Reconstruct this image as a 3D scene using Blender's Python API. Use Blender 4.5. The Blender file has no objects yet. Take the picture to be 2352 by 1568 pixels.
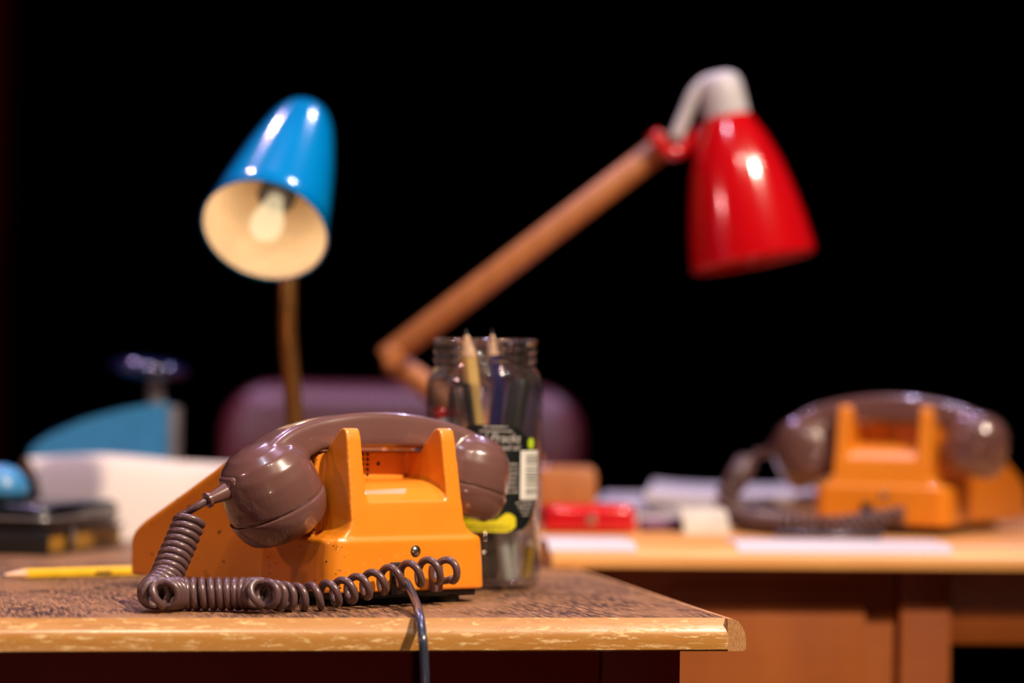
import bpy, bmesh, math, random
from mathutils import Vector, Matrix

# ------------------------------------------------------------------ camera, light, exposure
PI = math.pi
SC = bpy.context.scene
COL = SC.collection
FPX, CX, CY = 6533.3, 1176.0, 784.0
TH, RO = 0.0130, 0.0160
CAM_Z = 0.908
FWD = Vector((0, math.cos(TH), math.sin(TH)))
_zp = Vector((0, -math.sin(TH), math.cos(TH)))
RGT = Vector((math.cos(RO), 0, 0)) + _zp * math.sin(RO)
UPV = Vector((-math.sin(RO), 0, 0)) + _zp * math.cos(RO)
cam_d = bpy.data.cameras.new('camera'); cam = bpy.data.objects.new('camera', cam_d); COL.objects.link(cam)
cam_d.sensor_width = 36.0; cam_d.lens = 100.0; cam_d.clip_start = 0.05; cam_d.clip_end = 60
m = Matrix((( RGT.x, UPV.x, -FWD.x, 0), (RGT.y, UPV.y, -FWD.y, 0), (RGT.z, UPV.z, -FWD.z, CAM_Z), (0, 0, 0, 1)))
cam.matrix_world = m
cam_d.dof.use_dof = True; cam_d.dof.focus_distance = 1.925; cam_d.dof.aperture_fstop = 2.6
SC.camera = cam

SC.view_settings.view_transform = 'Standard'; SC.view_settings.look = 'None'
SC.view_settings.gamma = 1.0; SC.view_settings.use_curve_mapping = False
SC.view_settings.exposure = 0.0

w = bpy.data.worlds.new('world'); SC.world = w; w.use_nodes = True
w.node_tree.nodes['Background'].inputs[0].default_value = (0.5, 0.45, 0.6, 1)
w.node_tree.nodes['Background'].inputs[1].default_value = 0.02

def lamp(name, loc, energy, col, rad=0.06, target=(-0.1, 2.1, 0.8), angle=50, blend=0.5):
    d = bpy.data.lights.new(name, 'SPOT'); d.energy = energy; d.color = col; d.shadow_soft_size = rad
    d.spot_size = math.radians(angle); d.spot_blend = blend
    o = bpy.data.objects.new(name, d); COL.objects.link(o); o.location = loc
    o.rotation_euler = (Vector(target) - Vector(loc)).to_track_quat('-Z', 'Y').to_euler()
    return o
# the stage rig: a warm front bar, one blue-violet bar over the back of the stage, a rosy side lamp
lamp('stage_spot', (2.3, -0.1, 4.4), 1480, (1.0, 0.81, 0.62), 0.08, (-0.20, 1.95, 0.8), 29, 0.9)
lamp('stage_spot', (0.7, -1.2, 5.0), 170, (1.0, 0.82, 0.64), 0.06, (-0.25, 2.0, 0.8), 26, 0.9)
lamp('stage_spot', (0.0, -1.4, 5.0), 55, (1.0, 0.86, 0.74), 0.06)
lamp('stage_spot', (3.0, 0.8, 4.4), 80, (1.0, 0.86, 0.72), 0.06)
lamp('stage_spot', (-1.0, 0.9, 4.4), 110, (0.72, 0.76, 1.0), 0.06)
lamp('stage_spot', (1.4, 5.4, 4.6), 170, (0.62, 0.58, 1.0), 0.08, (0.0, 2.8, 0.8))
lamp('stage_spot', (-1.4, 5.4, 4.6), 170, (0.80, 0.55, 1.0), 0.08, (-0.1, 2.9, 0.8))
lamp('stage_spot', (-0.1, 3.0, 4.9), 320, (0.80, 0.62, 1.0), 0.08, (-0.1, 3.0, 0.8))
lamp('stage_spot', (-3.6, 0.2, 2.6), 105, (1.0, 0.46, 0.44), 0.15)
lamp('low_front_fill', (0.4, -2.2, 0.35), 34, (1.0, 0.62, 0.42), 0.12, (0.2, 2.2, 0.7))  # added low fill, lifts the dark fronts under the desk tops

def ray(x, y):
    return FWD * FPX + RGT * (x - CX) + UPV * (CY - y)
def at(x, y, D):                       # the point of the place seen at that pixel, D metres into the room
    r = ray(x, y); t = D / r.y
    return Vector((r.x * t, D, CAM_Z + r.z * t))
def on(x, y, z):                       # the point seen at that pixel on a level plane
    r = ray(x, y); t = (z - CAM_Z) / r.z
    return Vector((r.x * t, r.y * t, z))
Z1 = 0.750
Z2 = CAM_Z - 0.1363
rnd = random.Random(7)

# ------------------------------------------------------------------ materials
def lin(c):
    c = c / 255.0
    return c / 12.92 if c <= 0.04045 else ((c + 0.055) / 1.055) ** 2.4
def S(r, g, b): return (lin(r), lin(g), lin(b), 1)
def mat(name, col, rough=0.5, metal=0.0, coat=0.0, spec=0.5, noise=None, bump=None, coat_rough=0.08):
    M = bpy.data.materials.new(name); M.use_nodes = True
    nt = M.node_tree; b = nt.nodes['Principled BSDF']
    b.inputs['Base Color'].default_value = col; b.inputs['Roughness'].default_value = rough
    b.inputs['Metallic'].default_value = metal; b.inputs['Coat Weight'].default_value = coat
    b.inputs['Coat Roughness'].default_value = coat_rough
    b.inputs['Specular IOR Level'].default_value = spec
    tc = nt.nodes.new('ShaderNodeTexCoord')
    sc, c2, lo, hi = noise if noise else (60, tuple(x * 0.86 for x in col[:3]) + (1,), 0.35, 0.7)
    n = nt.nodes.new('ShaderNodeTexNoise'); n.inputs['Scale'].default_value = sc if not isinstance(sc, tuple) else 1
    n.inputs['Detail'].default_value = 5
    mp = nt.nodes.new('ShaderNodeMapping')
    if isinstance(sc, tuple): mp.inputs['Scale'].default_value = sc
    nt.links.new(tc.outputs['Object'], mp.inputs[0]); nt.links.new(mp.outputs[0], n.inputs['Vector'])
    rp = nt.nodes.new('ShaderNodeValToRGB'); rp.color_ramp.elements[0].position = lo; rp.color_ramp.elements[1].position = hi
    rp.color_ramp.elements[0].color = col; rp.color_ramp.elements[1].color = c2
    nt.links.new(n.outputs[0], rp.inputs[0]); nt.links.new(rp.outputs[0], b.inputs['Base Color'])
    if bump:
        bs, strength, dist = bump
        n2 = nt.nodes.new('ShaderNodeTexNoise'); n2.inputs['Scale'].default_value = 1 if isinstance(bs, tuple) else bs
        n2.inputs['Detail'].default_value = 4
        mp2 = nt.nodes.new('ShaderNodeMapping')
        if isinstance(bs, tuple): mp2.inputs['Scale'].default_value = bs
        nt.links.new(tc.outputs['Object'], mp2.inputs[0]); nt.links.new(mp2.outputs[0], n2.inputs['Vector'])
        bp = nt.nodes.new('ShaderNodeBump'); bp.inputs['Strength'].default_value = strength; bp.inputs['Distance'].default_value = dist
        nt.links.new(n2.outputs[0], bp.inputs['Height']); nt.links.new(bp.outputs[0], b.inputs['Normal'])
    return M
def mixcol(nt, fac, a, b):
    n = nt.nodes.new('ShaderNodeMix'); n.data_type = 'RGBA'
    nt.links.new(fac, n.inputs[0])
    for i, v in ((6, a), (7, b)):
        if isinstance(v, tuple): n.inputs[i].default_value = v
        else: nt.links.new(v, n.inputs[i])
    return n.outputs[2]
def ramp_noise(nt, scale3, lo, hi, detail=6, rough=0.6, tex='ShaderNodeTexNoise'):
    tc = nt.nodes.new('ShaderNodeTexCoord'); mp = nt.nodes.new('ShaderNodeMapping'); mp.inputs['Scale'].default_value = scale3
    nt.links.new(tc.outputs['Object'], mp.inputs[0])
    n = nt.nodes.new(tex); n.inputs['Scale'].default_value = 1
    if 'Detail' in n.inputs: n.inputs['Detail'].default_value = detail
    if 'Roughness' in n.inputs: n.inputs['Roughness'].default_value = rough
    nt.links.new(mp.outputs[0], n.inputs['Vector'])
    r = nt.nodes.new('ShaderNodeMapRange'); r.inputs[1].default_value = lo; r.inputs[2].default_value = hi
    nt.links.new(n.outputs[0], r.inputs[0])
    return r.outputs[0]

def desk_top_mat():
    M = mat('worn_dark_wood', S(96, 66, 52), 0.42, spec=0.22); nt = M.node_tree; b = nt.nodes['Principled BSDF']
    f1 = ramp_noise(nt, (360, 32, 300), 0.43, 0.58, 8, 0.7)         # short pores
    f2 = ramp_noise(nt, (30, 16, 20), 0.40, 0.64)
    f3 = ramp_noise(nt, (9, 6, 8), 0.46, 0.62)
    c = mixcol(nt, f1, S(40, 24, 16), S(146, 104, 72))
    d = mixcol(nt, f1, S(72, 46, 32), S(160, 116, 80))
    c = mixcol(nt, f2, c, d)
    c = mixcol(nt, f3, c, S(150, 108, 72))
    nt.links.new(c, b.inputs['Base Color'])
    r = nt.nodes.new('ShaderNodeMapRange'); r.inputs[3].default_value = 0.36; r.inputs[4].default_value = 0.55
    nt.links.new(f2, r.inputs[0]); nt.links.new(r.outputs[0], b.inputs['Roughness'])
    bp = nt.nodes.new('ShaderNodeBump'); bp.inputs['Strength'].default_value = 0.5; bp.inputs['Distance'].default_value = 0.0006
    nt.links.new(f1, bp.inputs['Height']); nt.links.new(bp.outputs[0], b.inputs['Normal'])
    return M
def lipping_mat(name, grain=(40, 400, 400)):
    M = mat(name, S(196, 138, 76), 0.36, coat=0.5, coat_rough=0.16); nt = M.node_tree; b = nt.nodes['Principled BSDF']
    f1 = ramp_noise(nt, grain, 0.35, 0.7)
    f2 = ramp_noise(nt, (55, 330, 330), 0.535, 0.585, 9, 0.8)
    f3 = ramp_noise(nt, (6, 9, 9), 0.40, 0.62)
    f4 = ramp_noise(nt, (90, 500, 500), 0.70, 0.73, 5)
    c = mixcol(nt, f1, S(166, 108, 46), S(188, 132, 64))
    c = mixcol(nt, f3, c, S(178, 124, 58))
    c = mixcol(nt, f2, c, S(222, 182, 120))
    c = mixcol(nt, f4, c, S(104, 64, 34))
    nt.links.new(c, b.inputs['Base Color'])
    r = nt.nodes.new('ShaderNodeMapRange'); r.inputs[3].default_value = 0.30; r.inputs[4].default_value = 0.55
    nt.links.new(f2, r.inputs[0]); nt.links.new(r.outputs[0], b.inputs['Roughness'])
    bp = nt.nodes.new('ShaderNodeBump'); bp.inputs['Strength'].default_value = 0.35; bp.inputs['Distance'].default_value = 0.0004
    nt.links.new(f2, bp.inputs['Height']); nt.links.new(bp.outputs[0], b.inputs['Normal'])
    return M
def end_grain_mat():
    M = mat('end_grain_wood', S(190, 136, 84), 0.6); nt = M.node_tree; b = nt.nodes['Principled BSDF']
    f = ramp_noise(nt, (1400, 60, 260), 0.4, 0.65)
    nt.links.new(mixcol(nt, f, S(196, 142, 88), S(150, 98, 54)), b.inputs['Base Color'])
    return M
def plastic_orange():
    M = mat('orange_plastic', S(234, 136, 26), 0.36, coat=0.6, coat_rough=0.07); nt = M.node_tree; b = nt.nodes['Principled BSDF']
    base = ramp_noise(nt, (40, 40, 40), 0.3, 0.75)
    c = mixcol(nt, base, S(234, 138, 27), S(228, 131, 24))
    vo = ramp_noise(nt, (210, 130, 260), 0.655, 0.69, 3)
    tc = nt.nodes.new('ShaderNodeTexCoord'); sp = nt.nodes.new('ShaderNodeSeparateXYZ'); nt.links.new(tc.outputs['Object'], sp.inputs[0])
    lt = nt.nodes.new('ShaderNodeMath'); lt.operation = 'LESS_THAN'; lt.inputs[1].default_value = -0.052      # the knocked side of the shell
    nt.links.new(sp.outputs[0], lt.inputs[0])
    mul = nt.nodes.new('ShaderNodeMath'); mul.operation = 'MULTIPLY'
    nt.links.new(vo, mul.inputs[0]); nt.links.new(lt.outputs[0], mul.inputs[1])
    c = mixcol(nt, mul.outputs[0], c, S(40, 22, 10))           # chips in the shell
    nt.links.new(c, b.inputs['Base Color'])
    return M
M = {}
M['orange'] = plastic_orange()
M['brown'] = mat('brown_plastic', S(108, 74, 68), 0.26, coat=0.9, coat_rough=0.035, noise=(30, S(105, 70, 65), 0.4, 0.7))
M['brown_cord'] = mat('brown_cord_vinyl', S(96, 70, 70), 0.33, coat=0.2)
M['plug'] = mat('brown_plug', S(112, 80, 78), 0.4)
M['black'] = mat('black_plastic', S(18, 17, 18), 0.45)
M['black_gloss'] = mat('black_gloss', S(14, 14, 17), 0.2, coat=0.4)
M['grey_cord'] = mat('dark_grey_cord', S(52, 56, 72), 0.26, coat=0.3)
M['rubber'] = mat('rubber', S(16, 15, 15), 0.7)
M['steel'] = mat('bright_steel', S(205, 200, 190), 0.25, 1.0)
M['silver'] = mat('silver_plastic', S(196, 202, 202), 0.22, coat=0.5)
M['card'] = mat('cream_card', S(196, 186, 166), 0.7)
M['top'] = desk_top_mat()
M['lip'] = lipping_mat('worn_lipping_wood')
M['endgrain'] = end_grain_mat()
M['red_wood'] = mat('dark_red_wood', S(150, 12, 14), 0.6, noise=((8, 120, 12), S(128, 8, 10), 0.35, 0.7))
M['panel'] = mat('orange_brown_wood', S(156, 80, 12), 0.5, noise=((14, 14, 3), S(138, 66, 9), 0.35, 0.7))
M['far_top'] = mat('honey_wood', S(222, 160, 92), 0.4, noise=((6, 60, 60), S(206, 142, 76), 0.35, 0.7))
M['blue'] = mat('blue_enamel', S(0, 122, 190), 0.16, coat=0.7, noise=(12, S(0, 116, 184), 0.4, 0.7))
M['cream'] = mat('cream_enamel', S(238, 220, 190), 0.45)
M['brass'] = mat('brass_tube', S(176, 126, 70), 0.32, 0.9)
M['red'] = mat('red_enamel', S(206, 8, 18), 0.16, coat=0.7, noise=(12, S(198, 6, 16), 0.4, 0.7))
M['white'] = mat('white_plastic', S(222, 216, 218), 0.4)
M['lamp_wood'] = mat('beech_wood', S(182, 114, 62), 0.5, noise=((60, 60, 8), S(164, 98, 50), 0.35, 0.7))
M['leather'] = mat('red_leather', S(116, 44, 54), 0.38, noise=(220, S(102, 38, 46), 0.4, 0.6), bump=(300, 0.3, 0.001))
M['dark_wood'] = mat('dark_stained_wood', S(60, 30, 20), 0.5)
M['paper'] = mat('white_paper', S(194, 188, 196), 0.7, noise=(20, S(188, 182, 190), 0.3, 0.7))
M['cream_paper'] = mat('cream_paper', S(216, 203, 192), 0.7, noise=(9, S(212, 199, 187), 0.3, 0.7))
M['teal'] = mat('press_blue_paint', S(52, 128, 180), 0.4, coat=0.2)
M['knob'] = mat('dark_blue_bakelite', S(16, 20, 60), 0.14, coat=0.8)
M['grey_metal'] = mat('grey_metal', S(150, 150, 152), 0.35, 0.6)
M['yellow'] = mat('yellow_paint', S(236, 186, 30), 0.35, coat=0.3)
M['green'] = mat('dark_green_print', S(20, 40, 26), 0.4)
M['raw_wood'] = mat('raw_pencil_wood', S(228, 184, 150), 0.7)
M['graphite'] = mat('graphite', S(50, 48, 50), 0.4)
M['pages'] = mat('yellowed_pages', S(170, 120, 30), 0.7, noise=((2, 2, 900), S(120, 84, 20), 0.4, 0.6))
M['navy'] = mat('navy_plastic', S(24, 24, 92), 0.25, coat=0.4)
M['red_plastic'] = mat('red_gloss_plastic', S(200, 22, 30), 0.18, coat=0.6)
M['label'] = mat('black_label', S(8, 14, 13), 0.45)
M['print'] = mat('off_white_print', S(206, 196, 190), 0.6)
M['label_white'] = mat('white_print', S(226, 222, 214), 0.6)
M['yellow_print'] = mat('yellow_print', S(220, 204, 10), 0.6)
M['lime'] = mat('lime_print', S(176, 204, 16), 0.6)
M['tan_pencil'] = mat('tan_pencil', S(236, 192, 116), 0.45)
M['floor'] = mat('stage_floor', S(10, 9, 10), 0.8, spec=0.1)
M['drape'] = mat('black_drape', S(3, 3, 3), 1.0, spec=0.0)
M['red_drape'] = mat('red_drape', S(200, 22, 14), 0.9, spec=0.1)

def glass_mat():
    G = bpy.data.materials.new('clear_glass'); G.use_nodes = True; nt = G.node_tree; nt.nodes.clear()
    out = nt.nodes.new('ShaderNodeOutputMaterial'); mx = nt.nodes.new('ShaderNodeMixShader')
    tr = nt.nodes.new('ShaderNodeBsdfTransparent'); tr.inputs[0].default_value = (0.94, 0.95, 0.95, 1)
    gl = nt.nodes.new('ShaderNodeBsdfGlossy'); gl.inputs['Roughness'].default_value = 0.03
    lw = nt.nodes.new('ShaderNodeLayerWeight'); lw.inputs[0].default_value = 0.5
    pw_ = nt.nodes.new('ShaderNodeMath'); pw_.operation = 'POWER'; pw_.inputs[1].default_value = 2.6
    nt.links.new(lw.outputs['Facing'], pw_.inputs[0])
    fr = nt.nodes.new('ShaderNodeMapRange'); fr.inputs[3].default_value = 0.07; fr.inputs[4].default_value = 0.75
    nt.links.new(pw_.outputs[0], fr.inputs[0])
    tc = nt.nodes.new('ShaderNodeTexCoord'); n = nt.nodes.new('ShaderNodeTexNoise'); n.inputs['Scale'].default_value = 70
    bp = nt.nodes.new('ShaderNodeBump'); bp.inputs['Strength'].default_value = 0.35; bp.inputs['Distance'].default_value = 0.0015
    nt.links.new(tc.outputs['Object'], n.inputs['Vector']); nt.links.new(n.outputs[0], bp.inputs['Height'])
    nt.links.new(bp.outputs[0], gl.inputs['Normal'])
    rf = nt.nodes.new('ShaderNodeBsdfRefraction'); rf.inputs['IOR'].default_value = 1.45; rf.inputs['Roughness'].default_value = 0.02
    df = nt.nodes.new('ShaderNodeBsdfDiffuse'); df.inputs[0].default_value = (0.8, 0.78, 0.78, 1)
    m2 = nt.nodes.new('ShaderNodeMixShader'); m2.inputs[0].default_value = 0.14
    nt.links.new(tr.outputs[0], m2.inputs[1]); nt.links.new(rf.outputs[0], m2.inputs[2])
    m3 = nt.nodes.new('ShaderNodeMixShader'); m3.inputs[0].default_value = 0.006      # thin white haze mixed in to brighten the glass
    nt.links.new(m2.outputs[0], m3.inputs[1]); nt.links.new(df.outputs[0], m3.inputs[2])
    nt.links.new(fr.outputs[0], mx.inputs[0]); nt.links.new(m3.outputs[0], mx.inputs[1]); nt.links.new(gl.outputs[0], mx.inputs[2])
    nt.links.new(mx.outputs[0], out.inputs[0])
    return G
M['glass'] = glass_mat()
def bulb_mat():
    E = bpy.data.materials.new('frosted_glowing_bulb'); E.use_nodes = True; nt = E.node_tree; nt.nodes.clear()
    out = nt.nodes.new('ShaderNodeOutputMaterial'); mx = nt.nodes.new('ShaderNodeMixShader'); mx.inputs[0].default_value = 0.32
    tr = nt.nodes.new('ShaderNodeBsdfTransparent'); em = nt.nodes.new('ShaderNodeEmission')
    em.inputs[0].default_value = (1.0, 0.78, 0.46, 1); em.inputs[1].default_value = 1.5
    nt.links.new(tr.outputs[0], mx.inputs[1]); nt.links.new(em.outputs[0], mx.inputs[2]); nt.links.new(mx.outputs[0], out.inputs[0])
    return E
M['bulb'] = bulb_mat()

# ------------------------------------------------------------------ mesh helpers
def build(name, bm, material, parent=None, smooth=40, loc=None):
    bmesh.ops.recalc_face_normals(bm, faces=bm.faces)
    me = bpy.data.meshes.new(name); bm.to_mesh(me); bm.free()
    return link(name, me, material, parent, smooth, loc)
def link(name, me, material, parent=None, smooth=40, loc=None):
    me.materials.clear(); me.materials.append(M[material] if isinstance(material, str) else material)
    if smooth:
        me.polygons.foreach_set('use_smooth', [True] * len(me.polygons))
        if smooth < 180: me.set_sharp_from_angle(angle=math.radians(smooth))
    o = bpy.data.objects.new(name, me); COL.objects.link(o)
    if parent: o.parent = parent
    if loc is not None: o.location = loc
    return o
def thing(name, label, cat, loc=(0, 0, 0), rz=0, group=None):
    o = bpy.data.objects.new(name, None); COL.objects.link(o); o.empty_display_size = 0.02
    o.location = loc; o.rotation_euler = (0, 0, rz); o['label'] = label; o['category'] = cat
    if group: o['group'] = group
    return o
def tag(o, label, cat, group=None):
    o['label'] = label; o['category'] = cat
    if group: o['group'] = group
    return o
def struct(o): o['kind'] = 'structure'; return o
def bx(bm, x0, x1, y0, y1, z0, z1, bev=0.0, seg=2, mtx=None):
    r = bmesh.ops.create_cube(bm, size=1.0)
    vs = r['verts']
    for v in vs:
        v.co = Vector((x0 + (v.co.x + .5) * (x1 - x0), y0 + (v.co.y + .5) * (y1 - y0), z0 + (v.co.z + .5) * (z1 - z0)))
    if bev:
        es = list({e for v in vs for e in v.link_edges})
        res = bmesh.ops.bevel(bm, geom=es, offset=bev, segments=seg, profile=0.5, affect='EDGES')
        vs = list({v for f in res['faces'] for v in f.verts} | {v for v in vs if v.is_valid})
    if mtx is not None:
        for v in vs: v.co = mtx @ v.co
    return vs
def box(name, x0, x1, y0, y1, z0, z1, material, parent=None, bev=0.001, mtx=None):
    bm = bmesh.new(); bx(bm, x0, x1, y0, y1, z0, z1, bev, 2, mtx); return build(name, bm, material, parent)
def loft(bm, rings, close=True, caps=True):
    R = [[bm.verts.new(p) for p in ring] for ring in rings]
    n = len(R[0])
    for a, b in zip(R[:-1], R[1:]):
        for i in range(n if close else n - 1):
            j = (i + 1) % n
            bm.faces.new((a[i], a[j], b[j], b[i]))
    if caps and close:
        bm.faces.new(R[0][::-1]); bm.faces.new(R[-1])
    return R
def lathe(bm, prof, seg=40, mtx=None):
    mtx = mtx or Matrix()
    rows = []
    for r, z in prof:
        if r < 1e-6: rows.append([bm.verts.new(mtx @ Vector((0, 0, z)))])
        else: rows.append([bm.verts.new(mtx @ Vector((r * math.cos(2 * PI * i / seg), r * math.sin(2 * PI * i / seg), z))) for i in range(seg)])
    for a, b in zip(rows[:-1], rows[1:]):
        for i in range(seg):
            j = (i + 1) % seg
            if len(a) == 1 and len(b) == 1: continue
            if len(a) == 1: bm.faces.new((a[0], b[j], b[i]))
            elif len(b) == 1: bm.faces.new((a[i], a[j], b[0]))
            else: bm.faces.new((a[i], a[j], b[j], b[i]))
    return rows
def align(p, d):                       # matrix whose z axis runs along d from p
    q = Vector(d).to_track_quat('Z', 'Y')
    return Matrix.Translation(Vector(p)) @ q.to_matrix().to_4x4()
def frames(pts):
    T = []
    for i in range(len(pts)):
        a = pts[max(i - 1, 0)]; b = pts[min(i + 1, len(pts) - 1)]
        T.append((b - a).normalized())
    n = T[0].orthogonal().normalized(); N = [n]
    for i in range(1, len(pts)):
        q = T[i - 1].rotation_difference(T[i]); n = q @ n; n = (n - T[i] * n.dot(T[i])).normalized(); N.append(n)
    return T, N
def tube(bm, pts, rad, seg=12, caps=True):
    pts = [Vector(p) for p in pts]; T, N = frames(pts)
    rings = []
    for i, p in enumerate(pts):
        r = rad[i] if isinstance(rad, (list, tuple)) else rad
        B = T[i].cross(N[i])
        rings.append([p + (N[i] * math.cos(2 * PI * k / seg) + B * math.sin(2 * PI * k / seg)) * r for k in range(seg)])
    loft(bm, rings, True, caps)
def spline(ctrl, n=14):                # Catmull-Rom through the points
    P = [Vector(p) for p in ctrl]; P = [2 * P[0] - P[1]] + P + [2 * P[-1] - P[-2]]
    out = []
    for i in range(1, len(P) - 2):
        for k in range(n):
            t = k / n
            out.append(0.5 * ((2 * P[i]) + (-P[i - 1] + P[i + 1]) * t + (2 * P[i - 1] - 5 * P[i] + 4 * P[i + 1] - P[i + 2]) * t * t
                              + (-P[i - 1] + 3 * P[i] - 3 * P[i + 1] + P[i + 2]) * t ** 3))
    out.append(P[-2]); return out
def resample(pts, step):
    out = [pts[0].copy()]; acc = 0.0
    for a, b in zip(pts[:-1], pts[1:]):
        L = (b - a).length; d = step - acc
        while d <= L:
            out.append(a.lerp(b, d / L)); d += step
        acc = (acc + L) % step if L > 0 else acc
        acc = L - (d - step)
    return out
def coil(name, ctrl, wire, parent, material, inv=None, per=18, seg=10, phase=0.0, lead_in=None, lead_out=None):
    """a coiled cord: ctrl rows are (point, coil radius, pitch)"""
    pts = spline([c[0] for c in ctrl], 60); n = len(pts)
    import bisect
    # parameter along the control points
    par = [i / 60.0 for i in range(n)]
    def val(k, u):
        i = min(int(u), len(ctrl) - 2); t = u - i; t = t * t * (3 - 2 * t)
        return ctrl[i][k] * (1 - t) + ctrl[i + 1][k] * t
    T, N = frames(pts)
    ph = phase; out = []
    prev = pts[0]
    # fine march
    for i in range(n - 1):
        seglen = (pts[i + 1] - pts[i]).length
        pitch = val(2, par[i]); dphi = 2 * PI * seglen / pitch
        steps = max(1, int(math.ceil(dphi / (2 * PI / per))))
        for s in range(steps):
            t = s / steps
            p = pts[i].lerp(pts[i + 1], t); nn = N[i].lerp(N[i + 1], t).normalized(); tt = T[i].lerp(T[i + 1], t).normalized()
            B = tt.cross(nn); a = ph + dphi * t; r = val(1, par[i] + t / 60.0)
            out.append(p + (nn * math.cos(a) + B * math.sin(a)) * r)
        ph += dphi
    # thin points that fall too close together
    res = [out[0]]
    for p in out[1:]:
        if (p - res[-1]).length > wire * 0.55: res.append(p)
    if lead_in: res = spline([Vector(q) for q in lead_in] + [res[0]], 8)[:-1] + res
    if lead_out: res = res + spline([res[-1]] + [Vector(q) for q in lead_out], 8)[1:]
    if inv is not None: res = [inv @ p for p in res]
    bm = bmesh.new(); tube(bm, res, wire, seg); return build(name, bm, material, parent, 180)
def rrect(hx, hy, r, n=5):             # rounded rectangle outline
    out = []
    for cx, cy, a0 in ((hx - r, hy - r, 0), (-hx + r, hy - r, PI / 2), (-hx + r, -hy + r, PI), (hx - r, -hy + r, 1.5 * PI)):
        for k in range(n + 1):
            a = a0 + PI / 2 * k / n; out.append((cx + r * math.cos(a), cy + r * math.sin(a)))
    return out
def bake(bm, mods):
    """evaluate modifiers on a mesh and hand back the plain result"""
    bmesh.ops.recalc_face_normals(bm, faces=bm.faces)
    me = bpy.data.meshes.new('tmp'); bm.to_mesh(me); bm.free()
    o = bpy.data.objects.new('tmp', me); COL.objects.link(o)
    for kind, kw in mods:
        md = o.modifiers.new(kind.lower(), kind)
        for k, v in kw.items(): setattr(md, k, v)
    dg = bpy.context.evaluated_depsgraph_get(); dg.update()
    res = bpy.data.meshes.new_from_object(o.evaluated_get(dg))
    bpy.data.objects.remove(o); bpy.data.meshes.remove(me)
    return res
def tmp_obj(bm):
    bmesh.ops.recalc_face_normals(bm, faces=bm.faces)
    me = bpy.data.meshes.new('cutter'); bm.to_mesh(me); bm.free()
    o = bpy.data.objects.new('cutter', me); COL.objects.link(o); return o
def text_mesh(s, size, shear=0.0, bold=0.0):
    cu = bpy.data.curves.new('t', 'FONT'); cu.body = s; cu.size = size; cu.align_x = 'CENTER'; cu.shear = shear; cu.offset = bold
    cu.resolution_u = 3
    o = bpy.data.objects.new('t', cu); COL.objects.link(o)
    dg = bpy.context.evaluated_depsgraph_get(); dg.update()
    me = bpy.data.meshes.new_from_object(o.evaluated_get(dg))
    bpy.data.objects.remove(o); bpy.data.curves.remove(cu)
    return me

# ------------------------------------------------------------------ the stage
bm = bmesh.new(); bx(bm, -6, 6, -4, 9, -0.05, 0.0); struct(build('floor', bm, 'floor'))
bm = bmesh.new()
pts = [(-5.5 + 11 * i / 240, 8.0 + 0.06 * math.sin(i * 0.9)) for i in range(241)]
loft(bm, [[(x, y, 0) for x, y in pts] + [(x, y + 0.03, 0) for x, y in pts[::-1]],
          [(x, y, 6) for x, y in pts] + [(x, y + 0.03, 6) for x, y in pts[::-1]]])
struct(build('wall_back', bm, 'drape'))
bm = bmesh.new()
xr = at(11, 784, 6.0).x
pts = [(xr - 0.9 + 0.9 * i / 60, 6.0 + 0.05 * math.sin(i * 0.8)) for i in range(61)]
loft(bm, [[(x, y, 0.0) for x, y in pts] + [(x, y + 0.03, 0.0) for x, y in pts[::-1]],
          [(x, y, 5) for x, y in pts] + [(x, y + 0.03, 5) for x, y in pts[::-1]]])
tag(build('stage_curtain', bm, 'red_drape'), 'dark red stage curtain hanging at the far left edge', 'curtain')

# ------------------------------------------------------------------ the near desk
P0 = on(1716, 1421, Z1); P1 = on(1240, 1319, Z1); PL = on(0, 1422, Z1)
ex = (P0 - PL).normalized(); ey = (P1 - P0).normalized()
ROT1 = math.atan2(ex.y, ex.x)
def desk_profile(T=0.0215):
    """lipping section: (outward, z) from the inner top round to the inner underside"""
    pr = [(0.0, 0.0)]
    for k in range(13):
        a = PI / 2 * k / 12
        pr.append((0.004 + 0.0165 * math.sin(a), -0.0165 + 0.0165 * math.cos(a)))
    pr += [(0.0205, -T + 0.0015), (0.0190, -T), (0.0, -T)]
    return pr
desk = thing('writing_desk', 'worn wooden desk in front, under the sharp orange telephone', 'desk', (P0.x, P0.y, 0), ROT1)
DW, DD = 1.25, 1.06                    # local: x along the front (0 = right corner), y towards the back
T1 = 0.0215
box('desk_top', -DW, -0.0130, 0.0080, DD, Z1 - T1, Z1, 'top', desk, 0.0003)
# front lipping butts against the side lipping, whose end grain shows at the corner
pr = desk_profile()
prf = [(0.0125, 0.0002), (0.0150, -0.0030), (0.0176, -0.0066), (0.0184, -0.0079), (0.0190, -0.0091), (0.01945, -0.0102), (0.0198, -0.0113), (0.02005, -0.0124), (0.0205, -0.0160)]
prf = [(0.0125, -T1)] + prf + [(0.0206, -T1 + 0.0012), (0.0196, -T1)]
bm = bmesh.new()
loft(bm, [[(x, 0.0205 - o, Z1 + z) for o, z in prf] for x in [-DW + (DW - 0.0128) * i / 40 for i in range(41)]])
build('front_lipping', bm, 'lip', desk, 30)
bm = bmesh.new()
loft(bm, [[(-0.0130 + o * 0.63, y, Z1 + z) for o, z in pr] for y in [0.0012 + (DD - 0.001) * i / 30 for i in range(31)]])
build('side_lipping', bm, 'endgrain', desk, 30)
leg_px = on(1561, 1418, Z1)
inv1 = Matrix.Rotation(-ROT1, 4, 'Z') @ Matrix.Translation(Vector((-P0.x, -P0.y, 0)))
lx = (inv1 @ at(1561, 1530, P0.y + 0.035)).x
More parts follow.
